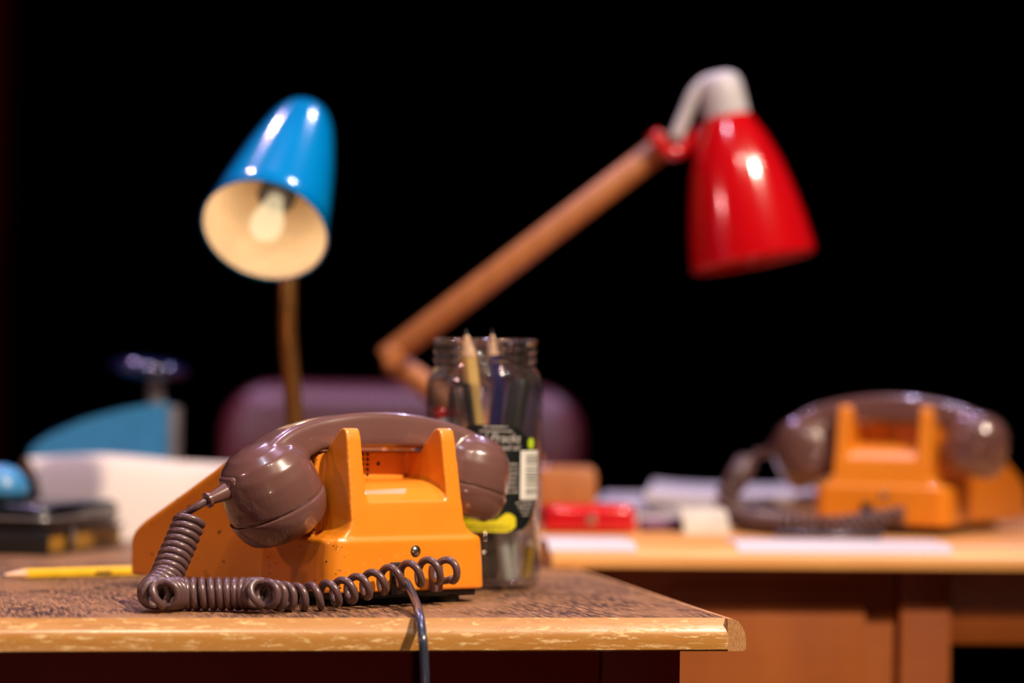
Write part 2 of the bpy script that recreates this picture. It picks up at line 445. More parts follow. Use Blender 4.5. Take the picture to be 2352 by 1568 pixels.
box('apron', -DW + 0.04, lx - 0.055, 0.046, 0.066, 0.56, Z1 - T1, 'red_wood', desk)
box('leg', lx - 0.055, lx, 0.040, 0.095, 0, Z1 - T1, 'red_wood', desk, 0.002)
box('leg', lx - 0.055, lx, DD - 0.11, DD - 0.055, 0, Z1 - T1, 'red_wood', desk, 0.002)
box('leg', -DW + 0.02, -DW + 0.075, 0.045, 0.10, 0, Z1 - T1, 'red_wood', desk, 0.002)
box('leg', -DW + 0.02, -DW + 0.075, DD - 0.11, DD - 0.055, 0, Z1 - T1, 'red_wood', desk, 0.002)
box('side_panel', lx - 0.040, lx - 0.022, 0.10, DD - 0.11, 0.30, Z1 - T1, 'red_wood', desk)
box('back_panel', -DW + 0.075, lx - 0.055, DD - 0.09, DD - 0.07, 0.25, Z1 - T1, 'red_wood', desk)

# ------------------------------------------------------------------ the far desk
F0 = on(1275, 1247, Z2); F1 = on(2340, 1256, Z2)
fx = (F1 - F0).normalized(); ROT2 = math.atan2(fx.y, fx.x)
FL = on(1236, 1246, Z2)
desk2 = thing('writing_desk', 'blurred honey coloured wooden desk behind on the right, under the second telephone', 'desk', (FL.x + 0.012, FL.y, 0), ROT2)
inv2 = Matrix.Rotation(-ROT2, 4, 'Z') @ Matrix.Translation(Vector((-(FL.x + 0.012), -FL.y, 0)))
D2W, D2D, T2 = 1.15, 0.68, 0.0215
box('desk_top', 0.0, D2W, 0.0205, D2D, Z2 - T2, Z2, 'far_top', desk2, 0.0005)
bm = bmesh.new(); loft(bm, [[(x, 0.0205 - o, Z2 + z) for o, z in pr] for x in (0, D2W)]); build('front_lipping', bm, 'far_top', desk2, 30)
def lx2(px, py, D): return (inv2 @ at(px, py, D)).x
xa, xb, xc = 0.03, lx2(2095, 1480, FL.y + 0.03), lx2(2218, 1480, FL.y + 0.03)
zb = at(2280, 1492, FL.y + 0.03).z
box('pedestal_side', xa, xb - 0.002, 0.036, D2D - 0.05, 0.03, Z2 - T2, 'panel', desk2, 0.001)
box('drawer_front', xa + 0.07, xb - 0.03, 0.030, 0.0362, Z2 - T2 - 0.30, Z2 - T2 - 0.016, 'panel', desk2, 0.002)
box('leg', xb, xc, 0.028, 0.080, 0, Z2 - T2, 'panel', desk2, 0.002)
box('rail', xc, D2W - 0.06, 0.032, 0.050, zb, Z2 - T2, 'panel', desk2, 0.001)
box('leg', D2W - 0.06, D2W - 0.01, 0.036, 0.085, 0, Z2 - T2, 'panel', desk2, 0.002)
box('leg', D2W - 0.06, D2W - 0.01, D2D - 0.08, D2D - 0.03, 0, Z2 - T2, 'panel', desk2, 0.002)

# ------------------------------------------------------------------ telephones
def body_mesh():
    bm = bmesh.new()
    # rear lower step
    out = rrect(0.066, 0.0525, 0.013, 6)
    loft(bm, [[(x * k, y + 0.0535 + dy, z) for x, y in out] for z, k, dy in ((0.0095, 1.012, -0.001), (0.03, 1.0, 0), (0.0440, 0.985, 0.0005), (0.0465, 0.965, 0.0015))])
    # block with the two horns (side view), the grip slot is cut out below
    prof = [(0.0030, 0.02), (0.0032, 0.046), (0.0065, 0.066), (0.0155, 0.1150), (0.0175, 0.1205), (0.0200, 0.1222), (0.0235, 0.1220), (0.0275, 0.1195), (0.0400, 0.1085), (0.0420, 0.104), (0.0430, 0.073), (0.0430, 0.02)]
    def hw(z): return 0.0475 - (z - 0.046) * 0.03 if z > 0.046 else 0.0475
    loft(bm, [[(s * hw(z), y, z) for y, z in prof] for s in (-1, 1)])
    # the horns' sides sweep out into the ledge
    for s in (-1, 1):
        fl = [(0.0462, 0.066), (0.0474, 0.0585), (0.0500, 0.0525), (0.0540, 0.0487), (0.0600, 0.0462), (0.0600, 0.04), (0.03, 0.04), (0.03, 0.066)]
        loft(bm, [[(s * (a - (0.0 if z < 0.05 else k)), b + (z - 0.046) * 0.17 * (1 if b < 0.01 else -.5), z) for a, z in fl] for b, k in ((0.0036, 0.0006), (0.036, 0.0))])
    # ridge under the handset
    rid = [(-0.0545, 0.02), (0.0545, 0.02), (0.0535, 0.099), (0.0515, 0.1035), (0.047, 0.1052), (-0.047, 0.1052), (-0.0515, 0.1035), (-0.0535, 0.099)]
    loft(bm, [[(a, b, z) for a, z in rid] for b in (0.0425, 0.106)])
    # front wedge with the sloping face
    rings = []
    for b, h, zt in ((0.094, 0.0655, 0.098), (0.098, 0.0665, 0.1035), (0.105, 0.068, 0.1055), (0.122, 0.0725, 0.1025), (0.17, 0.0835, 0.0755), (0.216, 0.0940, 0.0505), (0.225, 0.0958, 0.0440), (0.229, 0.0960, 0.0390)):
        rings.append([(-h * 1.0, b, 0.0095), (h * 1.0, b, 0.0095), (h, b, zt - 0.006), (h - 0.0015, b, zt - 0.002), (h - 0.006, b, zt), (-h + 0.006, b, zt), (-h + 0.0015, b, zt - 0.002), (-h, b, zt - 0.006)])
    loft(bm, rings)
    # low front horns of the cradle
    for s in (-1, 1):
        q = [(0.067, 0.1), (0.068, 0.113), (0.073, 0.119), (0.078, 0.119), (0.083, 0.112), (0.09, 0.1)]
        loft(bm, [[(s * a, b, z) for b, z in q] for a in (0.030, 0.046)])
    # the grip slot
    c = bmesh.new()
    cut = [(-0.02, 0.0690), (0.0062, 0.0690), (0.0085, 0.0725), (0.0125, 0.0765), (0.0185, 0.0803), (0.0260, 0.0832), (0.0345, 0.0850), (0.0580, 0.0862), (0.0580, 0.15), (-0.02, 0.15)]
    loft(c, [[(a, b, z) for b, z in cut] for a in (-0.0335, 0.0335)])
    co = tmp_obj(c)
    res = bake(bm, [('REMESH', dict(mode='VOXEL', voxel_size=0.00085)), ('BOOLEAN', dict(operation='DIFFERENCE', object=co, solver='EXACT')),
                    ('REMESH', dict(mode='VOXEL', voxel_size=0.00085)), ('SMOOTH', dict(factor=0.5, iterations=12))])
    bpy.data.objects.remove(co)
    return res
def handset_mesh():
    bm = bmesh.new(); rings = []
    for i in range(33):
        a = -0.100 + 0.196 * i / 32
        zt = 0.1333 - 2.05 * a * a - 6.0 * max(0, abs(a) - 0.068) ** 2; zb = 0.1080 - 0.9 * a * a - (max(0, abs(a) - 0.05) * 0.35)
        hb = 0.0135 + 0.014 * max(0, (abs(a) - 0.045) / 0.053) ** 1.5
        ht = hb * 0.66; zc = (zt + zb) / 2; hz = (zt - zb) / 2
        ring = []
        for k in range(24):
            t = 2 * PI * k / 24; cs, sn = math.cos(t), math.sin(t)
            e = 0.42
            px = math.copysign(abs(cs) ** e, cs); pz = math.copysign(abs(sn) ** e, sn)
            wd = hb + (ht - hb) * (pz + 1) / 2
            ring.append((a, px * wd, zc + pz * hz))
        rings.append(ring)
    loft(bm, rings)
    for s in (-1, 1):
        lathe(bm, [(0, -0.0285), (0.010, -0.0278), (0.019, -0.0248), (0.0265, -0.0190), (0.0315, -0.0112), (0.0340, -0.002), (0.0347, 0.006), (0.0347, 0.0158), (0.0340, 0.0165), (0, 0.0165)], 48, cup_m(s))
    # boss of the strain relief
    return bake(bm, [('REMESH', dict(mode='VOXEL', voxel_size=0.00075)), ('SMOOTH', dict(factor=0.5, iterations=25))])
def cup_m(s):                           # z axis of a cup points down and inwards
    return align((-0.0875, 0.0, 0.0835), (0.46, 0, -0.888)) if s < 0 else align((0.0820, 0.0, 0.0925), (-0.25, 0, -0.968)) @ Matrix.Scale(0.90, 4)
BODY = body_mesh(); HAND = handset_mesh()
HB = 0.0505                              # handset's distance from the back of the case
PHONE_PARTS = {}
def shared(key, fn):
    if key not in PHONE_PARTS: PHONE_PARTS[key] = fn()
    return PHONE_PARTS[key]
def telephone(label, loc, rz, k=1.0):
    t = thing('telephone', label, 'telephone', loc, rz, 'the two matching telephones')
    t.scale = (k, k, k)
    o = link('case', BODY, 'orange', t, 180); o['label'] = 'orange plastic case with two horns holding the handset'
    bm = bmesh.new(); bx(bm, -0.060, 0.060, 0.008, 0.215, 0.0045, 0.0105, 0.001); build('base_plate', bm, 'black', t)
    bm = bmesh.new(); bx(bm, -0.052, 0.056, 0.0035, 0.012, 0.0065, 0.0100, 0.0005); build('base_lip', bm, 'black', t)
    for a, b in ((-0.044, 0.020), (0.040, 0.018), (-0.062, 0.198), (0.062, 0.198)):
        bm = bmesh.new(); lathe(bm, [(0, 0.0), (0.0095, 0.0), (0.0105, 0.0012), (0.0105, 0.0055), (0, 0.0055)], 24, Matrix.Translation((a, b, 0))); build('foot', bm, 'rubber', t)
    # slotted screw low on the back
    s = bmesh.new(); mt = align((0.0035, 0.0012, 0.0372), (0, -1, 0.03))
    lathe(s, [(0, 0.0012), (0.0018, 0.0010), (0.0027, 0.0004), (0.0030, -0.001), (0, -0.001)], 24, mt); sc = build('screw', s, 'steel', t)
    s = bmesh.new(); bx(s, -0.0028, 0.0028, -0.00035, 0.00035, 0.0006, 0.0014, 0, 1, mt @ Matrix.Rotation(0.7, 4, 'Z')); build('screw_slot', s, 'black', sc)
    s = bmesh.new(); lathe(s, [(0.0030, -0.001), (0.0033, 0.0006), (0.0040, 0.0003), (0.0042, -0.001)], 24, mt); build('screw_recess', s, 'black', sc)
    # sound holes in the wall under the grip
    for i in range(2):
        for j in range(5):
            s = bmesh.new(); lathe(s, [(0, 0.0006), (0.0011, 0.0006), (0.0011, -0.001), (0, -0.001)], 12, align((-0.0050 + i * 0.0044, 0.0580, 0.0882 + j * 0.0036), (0, -1, 0)))
            build('sound_hole', s, 'black', t)
    s = bmesh.new(); lathe(s, [(0, 0.0006), (0.0013, 0.0006), (0.0013, -0.001), (0, -0.001)], 12, align((0.0085, 0.0580, 0.0958), (0, -1, 0))); build('sound_hole', s, 'black', t)
    # sockets for the two cords
    s = bmesh.new(); bx(s, 0.0145, 0.0245, -0.0035, 0.004, 0.0085, 0.0275, 0.0015); build('cord_plug', s, 'plug', t)
    s = bmesh.new(); bx(s, -0.0180, -0.0070, -0.0018, 0.004, 0.0075, 0.0300, 0.0012); build('cord_socket', s, 'black', t)
    # push buttons on the sloping front
    for i in range(3):
        for j in range(4):
            b0 = 0.140 + j * 0.018; z0 = 0.0935 - (b0 - 0.140) * 0.545
            s = bmesh.new(); bx(s, -0.0065, 0.0065, -0.0065, 0.0065, -0.004, 0.0035, 0.0012, 2, Matrix.Translation(((i - 1) * 0.019, b0, z0)) @ Matrix.Rotation(-0.50, 4, 'X')); build('push_button', s, 'cream', t)
    h = link('handset', HAND, 'brown', t, 180, (0, HB, 0)); h['label'] = 'glossy brown handset lying in the cradle'
    def cap(s):
        bm = bmesh.new()
        lathe(bm, [(0, 0.0150), (0.0330, 0.0150), (0.0335, 0.0170), (0.0352, 0.0178), (0.0354, 0.0190), (0.0345, 0.0235), (0.0322, 0.0300), (0.0290, 0.0350), (0.0275, 0.0365), (0.0255, 0.0368), (0.0250, 0.0378), (0.0225, 0.0390), (0.0, 0.0380)], 56, cup_m(s))
        return bm
    build('mouthpiece_cap', cap(-1), 'brown', h, 50); build('earpiece_cap', cap(1), 'brown', h, 50)
    # strain relief
    p0 = Vector((-0.1165, 0.0, 0.0790)); d = Vector((-0.93, -0.02, -0.36)).normalized()
    bm = bmesh.new(); lathe(bm, [(0, -0.004), (0.0066, -0.004), (0.0062, 0.003), (0.0040, 0.0175), (0.0054, 0.0180), (0.0056, 0.0202), (0.0040, 0.0208), (0.0022, 0.0208), (0, 0.0208)], 24, align(p0, d)); build('strain_relief', bm, 'brown', h)
    bm = bmesh.new(); bx(bm, -0.0100, 0.0100, -0.0090, 0.0090, -0.012, 0.0016, 0.0026, 2, align(p0 + d * 0.001, d)); build('relief_boss', bm, 'brown', h, 60)
    t['exit'] = list(p0 + d * 0.0205 + Vector((0, HB, 0)))
    return t
T1P = Vector((-0.0667, 1.973, Z1)); PSI1 = 0.628
ph1 = telephone('sharp orange telephone with brown handset, coiled cord along the front desk edge', T1P, PSI1)
MW1 = Matrix.Translation(T1P) @ Matrix.Rotation(PSI1, 4, 'Z'); I1 = MW1.inverted()
ex1 = MW1 @ Vector(ph1['exit']); del ph1['exit']
R = 0.0088
ctrl = [(at(438, 1188, 1.932), R, 0.0056), (at(420, 1235, 1.925), R, 0.0057), (at(398, 1285, 1.915), R, 0.0056), (at(376, 1336, 1.902), R, 0.0058),
        (at(352, 1360, 1.884), R * .95, 0.0062), (at(374, 1364, 1.872), R * .9, 0.0062),
        (at(410, 1363, 1.892), R, 0.0056), (at(470, 1363, 1.894), R, 0.0056), (at(540, 1363, 1.894), R, 0.0055),
        (at(582, 1363, 1.890), R, 0.0058), (at(603, 1362, 1.880), R * .9, 0.0064), (at(640, 1368, 1.893), R * .9, 0.0098),
        (at(690, 1371, 1.905), R * .86, 0.0112), (at(760, 1363, 1.914), R * .86, 0.0120), (at(830, 1347, 1.930), R * .88, 0.0130),
        (at(890, 1330, 1.943), R * .9, 0.0145), (at(950, 1317, 1.953), R * .9, 0.0150), (at(1010, 1309, 1.964), R * .9, 0.0150), (at(1048, 1314, 1.974), R * .7, 0.014)]
coil('coiled_cord', ctrl, 0.00262, ph1, 'brown_cord', I1, 20, 12, 1.2,
     lead_in=[ex1, ex1 + Vector((-0.0065, -0.002, -0.004)), at(430, 1176, 1.934)], lead_out=[at(1040, 1330, 1.976), at(1016, 1334, 1.983)])
# the straight line cord that leaves the case and hangs over the desk's front edge
lc = spline([MW1 @ Vector((-0.0125, 0.002, 0.0175)), at(931, 1336, 1.950), at(944, 1358, 1.930), at(956, 1386, 1.892), at(963, 1412, 1.862), at(970, 1458, 1.842), at(974, 1510, 1.838), at(976, 1600, 1.837), at(976, 1900, 1.84), at(1010, 2500, 1.86)], 10)
bm = bmesh.new(); tube(bm, [I1 @ p for p in lc], 0.0031, 14); build('line_cord', bm, 'grey_cord', ph1, 180)

T2P = on(2010, 1232, Z2); T2P = Vector((T2P.x, T2P.y, Z2)); PSI2 = -0.37
T2P.y = 2.575; T2P.x = at(2020, 1200, 2.575).x
ph2 = telephone('blurred orange telephone with brown handset on the far desk at right', T2P, PSI2, 0.955)
MW2 = Matrix.Translation(T2P) @ Matrix.Rotation(PSI2, 4, 'Z') @ Matrix.Scale(0.955, 4); I2 = MW2.inverted()
ex2 = MW2 @ Vector(ph2['exit']); del ph2['exit']
zc = Z2 + 0.0115
def onz(x, D, z=zc): q = at(x, 1200, D); return Vector((q.x, D, z))
ctrl = [(ex2 + Vector((-0.012, 0, -0.010)), R, 0.0058), (at(1690, 1104, 2.61), R, 0.006), (at(1668, 1148, 2.61), R, 0.006), (onz(1706, 2.60), R, 0.0065), (onz(1770, 2.545), R, 0.0068),
        (onz(1850, 2.51), R * .9, 0.009), (onz(1940, 2.515), R * .8, 0.010), (MW2 @ Vector((0.0195, -0.012, 0.020)), R * .6, 0.012)]
coil('coiled_cord', ctrl, 0.0026, ph2, 'brown_cord', I2, 14, 8, 0.4, lead_in=[ex2, ex2 + Vector((-0.006, 0, -0.003))], lead_out=[MW2 @ Vector((0.0195, -0.002, 0.018))])
lc = spline([MW2 @ Vector((-0.0125, 0.002, 0.0175)), MW2 @ Vector((-0.0125, -0.014, 0.014)), onz(2025, 2.515, Z2 + 0.0045), onz(1960, 2.488, Z2 + 0.0043), onz(1860, 2.482, Z2 + 0.0043), onz(1780, 2.49, Z2 + 0.0043)], 10)
bm = bmesh.new(); tube(bm, [I2 @ p for p in lc], 0.0031, 10); build('line_cord', bm, 'grey_cord', ph2, 180)

# ------------------------------------------------------------------ the jar and what stands in it
JD = 2.152
JC = at(1108, 1200, JD); JC.z = Z1
jar = thing('glass_jar', 'clear glass jar with a black label, holding pens behind the front telephone', 'jar', JC)
bm = bmesh.new()
outer = [(0, 0.0), (0.036, 0.0), (0.0405, 0.0022), (0.0430, 0.0070), (0.0438, 0.014), (0.0438, 0.148), (0.0432, 0.1545), (0.0412, 0.1600), (0.0388, 0.1635), (0.0378, 0.1655), (0.0378, 0.1680), (0.0392, 0.1693), (0.0392, 0.1712), (0.0380, 0.1725), (0.0380, 0.1745), (0.0394, 0.1758), (0.0394, 0.1776), (0.0382, 0.1790), (0.0386, 0.1810), (0.0398, 0.1830), (0.0396, 0.1852), (0.0384, 0.1860)]
inner = [(0.0368, 0.1852), (0.0362, 0.1800), (0.0360, 0.1650), (0.0388, 0.1595), (0.0410, 0.1530), (0.0414, 0.147), (0.0414, 0.014), (0.0395, 0.0075), (0.030, 0.0055), (0, 0.0065)]
lathe(bm, [(r * 1.01, z * 1.01) for r, z in outer + inner], 72); build('glass', bm, 'glass', jar, 60)
def wrap(me_or_bm, r):                  # lay flat art (x right, y up, metres) around the jar, facing the camera
    for v in me_or_bm.verts if hasattr(me_or_bm, 'faces') else me_or_bm.vertices:
        a = v.co.x / 0.0438; y = v.co.y; d = r + v.co.z
        v.co = Vector((d * math.sin(a), -d * math.cos(a), y))
LC = 0.0438 * math.radians(9)           # the label's middle
def art_poly(bm, pts, thick=0.0):
    vs = [bm.verts.new((x, y, thick)) for x, y in pts]; bm.faces.new(vs)
bm = bmesh.new()
nx = 40
def lab_top(s):  return 0.1235 - 0.0135 * max(0, (abs(s) - 0.30) / 0.70) ** 1.3 - (0.0 if abs(s) < .5 else 0.012 * ((abs(s) - .5) / .5) ** 2)
def lab_bot(s):  return 0.0440 + 0.004 * s * s + (0.0 if abs(s) < .6 else 0.016 * ((abs(s) - .6) / .4) ** 2)
rows = []
for i in range(nx + 1):
    s = -1 + 2 * i / nx; x = LC + s * 0.0405
    rows.append([bm.verts.new((x, lab_bot(s) + (lab_top(s) - lab_bot(s)) * k / 6, 0)) for k in range(7)])
for a, b in zip(rows[:-1], rows[1:]):
    for k in range(6): bm.faces.new((a[k], b[k], b[k + 1], a[k + 1]))
wrap(bm, 0.04440); label = build('label', bm, 'label', jar, 180)
def art_text(s, size, x, y, matl, shear=0.0, bold=0.0):
    me = text_mesh(s, size, shear, bold)
    for v in me.vertices: v.co = Vector((v.co.x + x, v.co.y + y, 0))
    wrap(me, 0.04462); link('lettering', me, matl, label, 0)
def px_l(x): return 0.0438 * math.asin(max(-1, min(1, (x - 1108) / 135.0)))
def py_l(y): return 0.158 - (y - 867) / 3045.0
art_text('ord Pracks', 0.0092, px_l(1134), py_l(1011), 'print', 0.35, 0.0)
art_text('y dressed oil', 0.0062, px_l(1146), py_l(1029), 'print', 0.3, 0.0)
art_text('o', 0.0075, px_l(1149), py_l(1048), 'print')
def bars(x0, x1, y, h, matl, name='lettering', seed=1):
    r = random.Random(seed); bm = bmesh.new(); x = px_l(x0); xe = px_l(x1)
    while x < xe - 0.0003:
        wd = r.choice((0.0008, 0.0013, 0.0019, 0.0026)); e = min(xe, x + wd); hh = h * r.uniform(0.8, 1.05)
        art_poly(bm, [(x, y), (e, y), (e, y + hh), (x, y + hh)]); x = e + r.choice((0.0003, 0.0005, 0.0009))
    wrap(bm, 0.04464); build(name, bm, matl, label, 0)
for i, (a, b, y) in enumerate(((1108, 1164, 978), (1100, 1172, 988))): bars(a, b, py_l(y), 0.0010, 'print', seed=i)
for i in range(7): bars(1152 + i * 2, 1188, py_l(1062 + i * 10.5), 0.0009, 'print', seed=20 + i)
for i in range(4): bars(1184 + i * 5, 1222 - i * 3, py_l(1150 + i * 9), 0.0009, 'print', seed=40 + i)
# barcode panel with stripes lying on its side
def grid_patch(x0, x1, y0, y1, off, n=10):
    bm = bmesh.new(); xs = [px_l(x0) + (px_l(x1) - px_l(x0)) * i / n for i in range(n + 1)]
    for a, b in zip(xs[:-1], xs[1:]): art_poly(bm, [(a, y0), (b, y0), (b, y1), (a, y1)])
    bmesh.ops.remove_doubles(bm, verts=bm.verts, dist=1e-6)
    wrap(bm, off); return bm
build('barcode_panel', grid_patch(1193, 1231, py_l(1141), py_l(1030), 0.04460), 'label_white', label, 0)
r_ = random.Random(3); y = 1133.0
while y > 1040:
    th = r_.choice((1.2, 1.2, 2.4, 3.4)); build('barcode_stripe', grid_patch(1205, 1230, py_l(y), py_l(y - th), 0.04475, 5), 'label', label, 0); y -= th + r_.choice((1.6, 2.2, 4.5))
# yellow strip along the label's foot and the lime spot
bm = bmesh.new(); N_ = 24; lo = []; hi = []
for i in range(N_ + 1):
    x = 1060 + (1184 - 1060) * i / N_; k = max(0, (x - 1160) / 24); yb = 1213 - 14 * k * k + (1060 - x) * -0.02; yt = 1187 - 16 * min(1, max(0, (x - 1140) / 22)) + 12 * k ** 3
    lo.append((px_l(x), py_l(yb))); hi.append((px_l(x), py_l(min(yt, yb - 2))))
for i in range(N_): art_poly(bm, [lo[i], lo[i + 1], hi[i + 1], hi[i]])
wrap(bm, 0.04460); build('yellow_band', bm, 'yellow_print', label, 0)
for i in range(2): bars(1066, 1172, py_l(1202 + i * 7), 0.0008, 'label', seed=60 + i)
bm = bmesh.new(); art_poly(bm, [(px_l(1216) + 0.0036 * math.cos(2 * PI * k / 20), py_l(1014) + 0.0042 * math.sin(2 * PI * k / 20)) for k in range(20)])
wrap(bm, 0.04460); build('lime_spot', bm, 'lime', label, 0)

def jl(x, y, dy=0.0):                   # a point inside the jar, dy metres nearer (-) or farther (+) than its axis
    return at(x, y, JD + dy)
def pen(name, label_, p, q, rad, material, cap_mat=None, cap_from=0.75, tip=None, tip_len=0.02, group='pens and pencils in the jar', cat='pen'):
    """p foot, q head; a pencil gets a sharpened wooden cone (tip) at its head"""
    p, q = Vector(p), Vector(q); d = q - p; L = d.length; t = thing(name, label_, cat, p, 0, group); mt = align((0, 0, 0), d)
    end = L - (tip_len if tip else 0)
    c0 = end if not cap_mat else L * cap_from
    bm = bmesh.new(); sg = 6 if tip else 20
    lathe(bm, [(0, 0), (rad * .9, 0), (rad, 0.001), (rad, c0), (0, c0)], sg, mt); build('barrel', bm, material, t, 30 if tip else 60)
    if cap_mat:
        bm = bmesh.new(); lathe(bm, [(0, c0 - 0.002), (rad * 1.14, c0 - 0.002), (rad * 1.14, end - 0.004), (rad * .9, end), (0, end)], 20, mt); build('cap', bm, cap_mat, t, 60)
        bm = bmesh.new(); bx(bm, rad * 1.1, rad * 1.1 + 0.0018, -0.002, 0.002, c0 + 0.002, end - 0.003, 0.0005, 2, mt); build('clip', bm, 'steel', t)
    if tip:
        bm = bmesh.new(); lathe(bm, [(0, end), (rad, end), (rad * .28, end + tip_len * .78), (0, end + tip_len * .78)], 18, mt); build('sharpened_wood', bm, tip, t)
        bm = bmesh.new(); lathe(bm, [(0, end + tip_len * .76), (rad * .28, end + tip_len * .77), (rad * .06, L), (0, L)], 12, mt); build('lead', bm, 'graphite', t)
    return t
fz = Z1 + 0.0075
def foot(x, dy): q = at(x, 1300, JD + dy); return Vector((q.x, q.y, fz))
pen('pencil', 'tan pencil in the jar, left of the two tips above its rim', foot(1130, 0.010), jl(1070, 756, -0.012), 0.0060, 'tan_pencil', tip='raw_wood', cat='pencil')
pen('pencil', 'pencil in the jar, right of the two tips above its rim', foot(1158, 0.020), jl(1130, 755, 0.016), 0.0038, 'navy', tip='raw_wood', cat='pencil')
pen('marker_shape', 'black marker leaning on the right wall of the jar', foot(1122, -0.014), jl(1196, 872, -0.002), 0.0068, 'black_gloss', 'black', 0.62, cat='pen')
pen('ballpoint_pen', 'dark blue ballpoint pen upright in the middle of the jar', foot(1110, -0.004), jl(1146, 866, 0.004), 0.0042, 'navy', 'navy', 0.7)
pen('ballpoint_pen', 'black pen with a steel clip in the left half of the jar', foot(1120, -0.022), jl(1066, 880, -0.012), 0.0046, 'black_gloss', 'black_gloss', 0.68)
pen('felt_pen', 'white pen with a red end at the left wall of the jar', foot(1085, -0.028), jl(1012, 938, 0.0), 0.0052, 'white', 'red_plastic', 0.955)
pen('ballpoint_pen', 'silver pen low at the front of the jar', foot(1165, -0.026), jl(1120, 985, -0.030), 0.0046, 'silver', 'silver', 0.72)
pen('ballpoint_pen', 'short grey metal pen low at the right of the jar', foot(1176, -0.012), jl(1168, 1010, -0.020), 0.0046, 'silver', 'black_gloss', 0.6)
pen('crayon', 'yellow crayon stub at the foot of the jar on the right', foot(1206, 0.0), jl(1222, 1230, 0.0), 0.0042, 'yellow', tip='raw_wood', tip_len=0.008, cat='crayon')
pen('felt_pen', 'brown pen standing at the back of the jar', foot(1060, 0.018), jl(1046, 890, 0.018), 0.0050, 'dark_wood', 'dark_wood', 0.7)

# ------------------------------------------------------------------ the yellow pencil on the desk
pa = on(-2, 1331, Z1); pb = on(345, 1321, Z1)
dv = (pb - pa).normalized(); pl = 0.178; pr_ = 0.0041
pc = thing('pencil', 'yellow pencil lying on the front desk left of the telephone', 'pencil', (pa.x, pa.y, Z1 + pr_ * 0.87))
mt = align((0, 0, 0), dv) @ Matrix.Rotation(PI / 6, 4, 'Z')
bm = bmesh.new(); lathe(bm, [(0, 0.0185), (pr_, 0.0195), (pr_, pl), (0, pl)], 6, mt); build('barrel', bm, 'yellow', pc, 30)
bm = bmesh.new(); lathe(bm, [(0, 0.0042), (0.0010, 0.0042), (pr_ * .99, 0.0215), (0, 0.0215)], 18, mt); build('sharpened_wood', bm, 'raw_wood', pc)
bm = bmesh.new(); lathe(bm, [(0, 0.0), (0.0003, 0.0), (0.0010, 0.0045), (0, 0.0045)], 12, mt); build('lead', bm, 'graphite', pc)
bm = bmesh.new(); bx(bm, -0.0012, 0.0012, pr_ * .86, pr_ * .885, 0.078, 0.092, 0, 1, align((0, 0, 0), dv) @ Matrix.Rotation(PI * .5, 4, 'Z')); build('imprint', bm, 'green', pc)

# ------------------------------------------------------------------ things at the back of the near desk, left
def lb(x, y): return on(x, y, Z1)
# thick book with yellowed edges, its long side running away to the right
qa = lb(112, 1277); qb = lb(287, 1253); bd = (qb - qa); brz = math.atan2(bd.y, bd.x); bl = bd.length
bk = thing('book', 'black covered book with yellowed page edges, left of the front telephone', 'book', qa, brz)
BW = 0.125
box('cover', 0, bl, 0.0, BW, 0.0, 0.0022, 'black', bk, 0.0005)
box('page_block', 0.003, bl - 0.003, 0.003, BW - 0.003, 0.0022, 0.0185, 'pages', bk, 0.0003)
box('cover', 0, bl, 0.0, BW, 0.0185, 0.0208, 'black', bk, 0.0005)
box('spine', -0.003, 0.002, 0.0, BW, 0.0, 0.0208, 'black', bk, 0.001)
box('strap', bl * .24, bl * .31, -0.0010, BW + 0.001, -0.0, 0.0218, 'black_gloss', bk, 0.0004)
pch = thing('pouch', 'black zipped case lying on the book with yellowed pages', 'case', (qa.x, qa.y, Z1), brz)
bm = bmesh.new()
loft(bm, [[(bl * .5 + x * k, BW / 2 + y * k, z) for x, y in rrect(bl * .49, BW * .49, 0.016, 5)] for z, k in ((0.0220, .96), (0.0240, 1.0), (0.0360, 1.0), (0.0395, .985), (0.0420, .94), (0.0430, .80))])
build('bag', bm, 'black_gloss', pch, 60)
bm = bmesh.new(); zo = [(bl * .5 + x * 1.005, BW / 2 + y * 1.005, 0.031) for x, y in rrect(bl * .49, BW * .49, 0.016, 5)]; tube(bm, zo, 0.0010, 8); build('zip', bm, 'grey_metal', pch)
q2 = at(0, 1140, qa.y + 0.055)
pw = thing('paperweight', 'glossy teal rounded paperweight on the black case at the left edge', 'paperweight', (q2.x, q2.y, Z1 + 0.0432))
bm = bmesh.new(); lathe(bm, [(0, 0), (0.020, 0), (0.0225, 0.002), (0.0225, 0.004), (0, 0.004)], 36); build('foot_ring', bm, 'black', pw)
bm = bmesh.new(); lathe(bm, [(0, 0.004), (0.0225, 0.004), (0.0255, 0.0085), (0.0240, 0.0160), (0.0200, 0.0240), (0.0135, 0.0300), (0.006, 0.0325), (0, 0.033)], 40); build('dome', bm, 'teal', pw, 60)
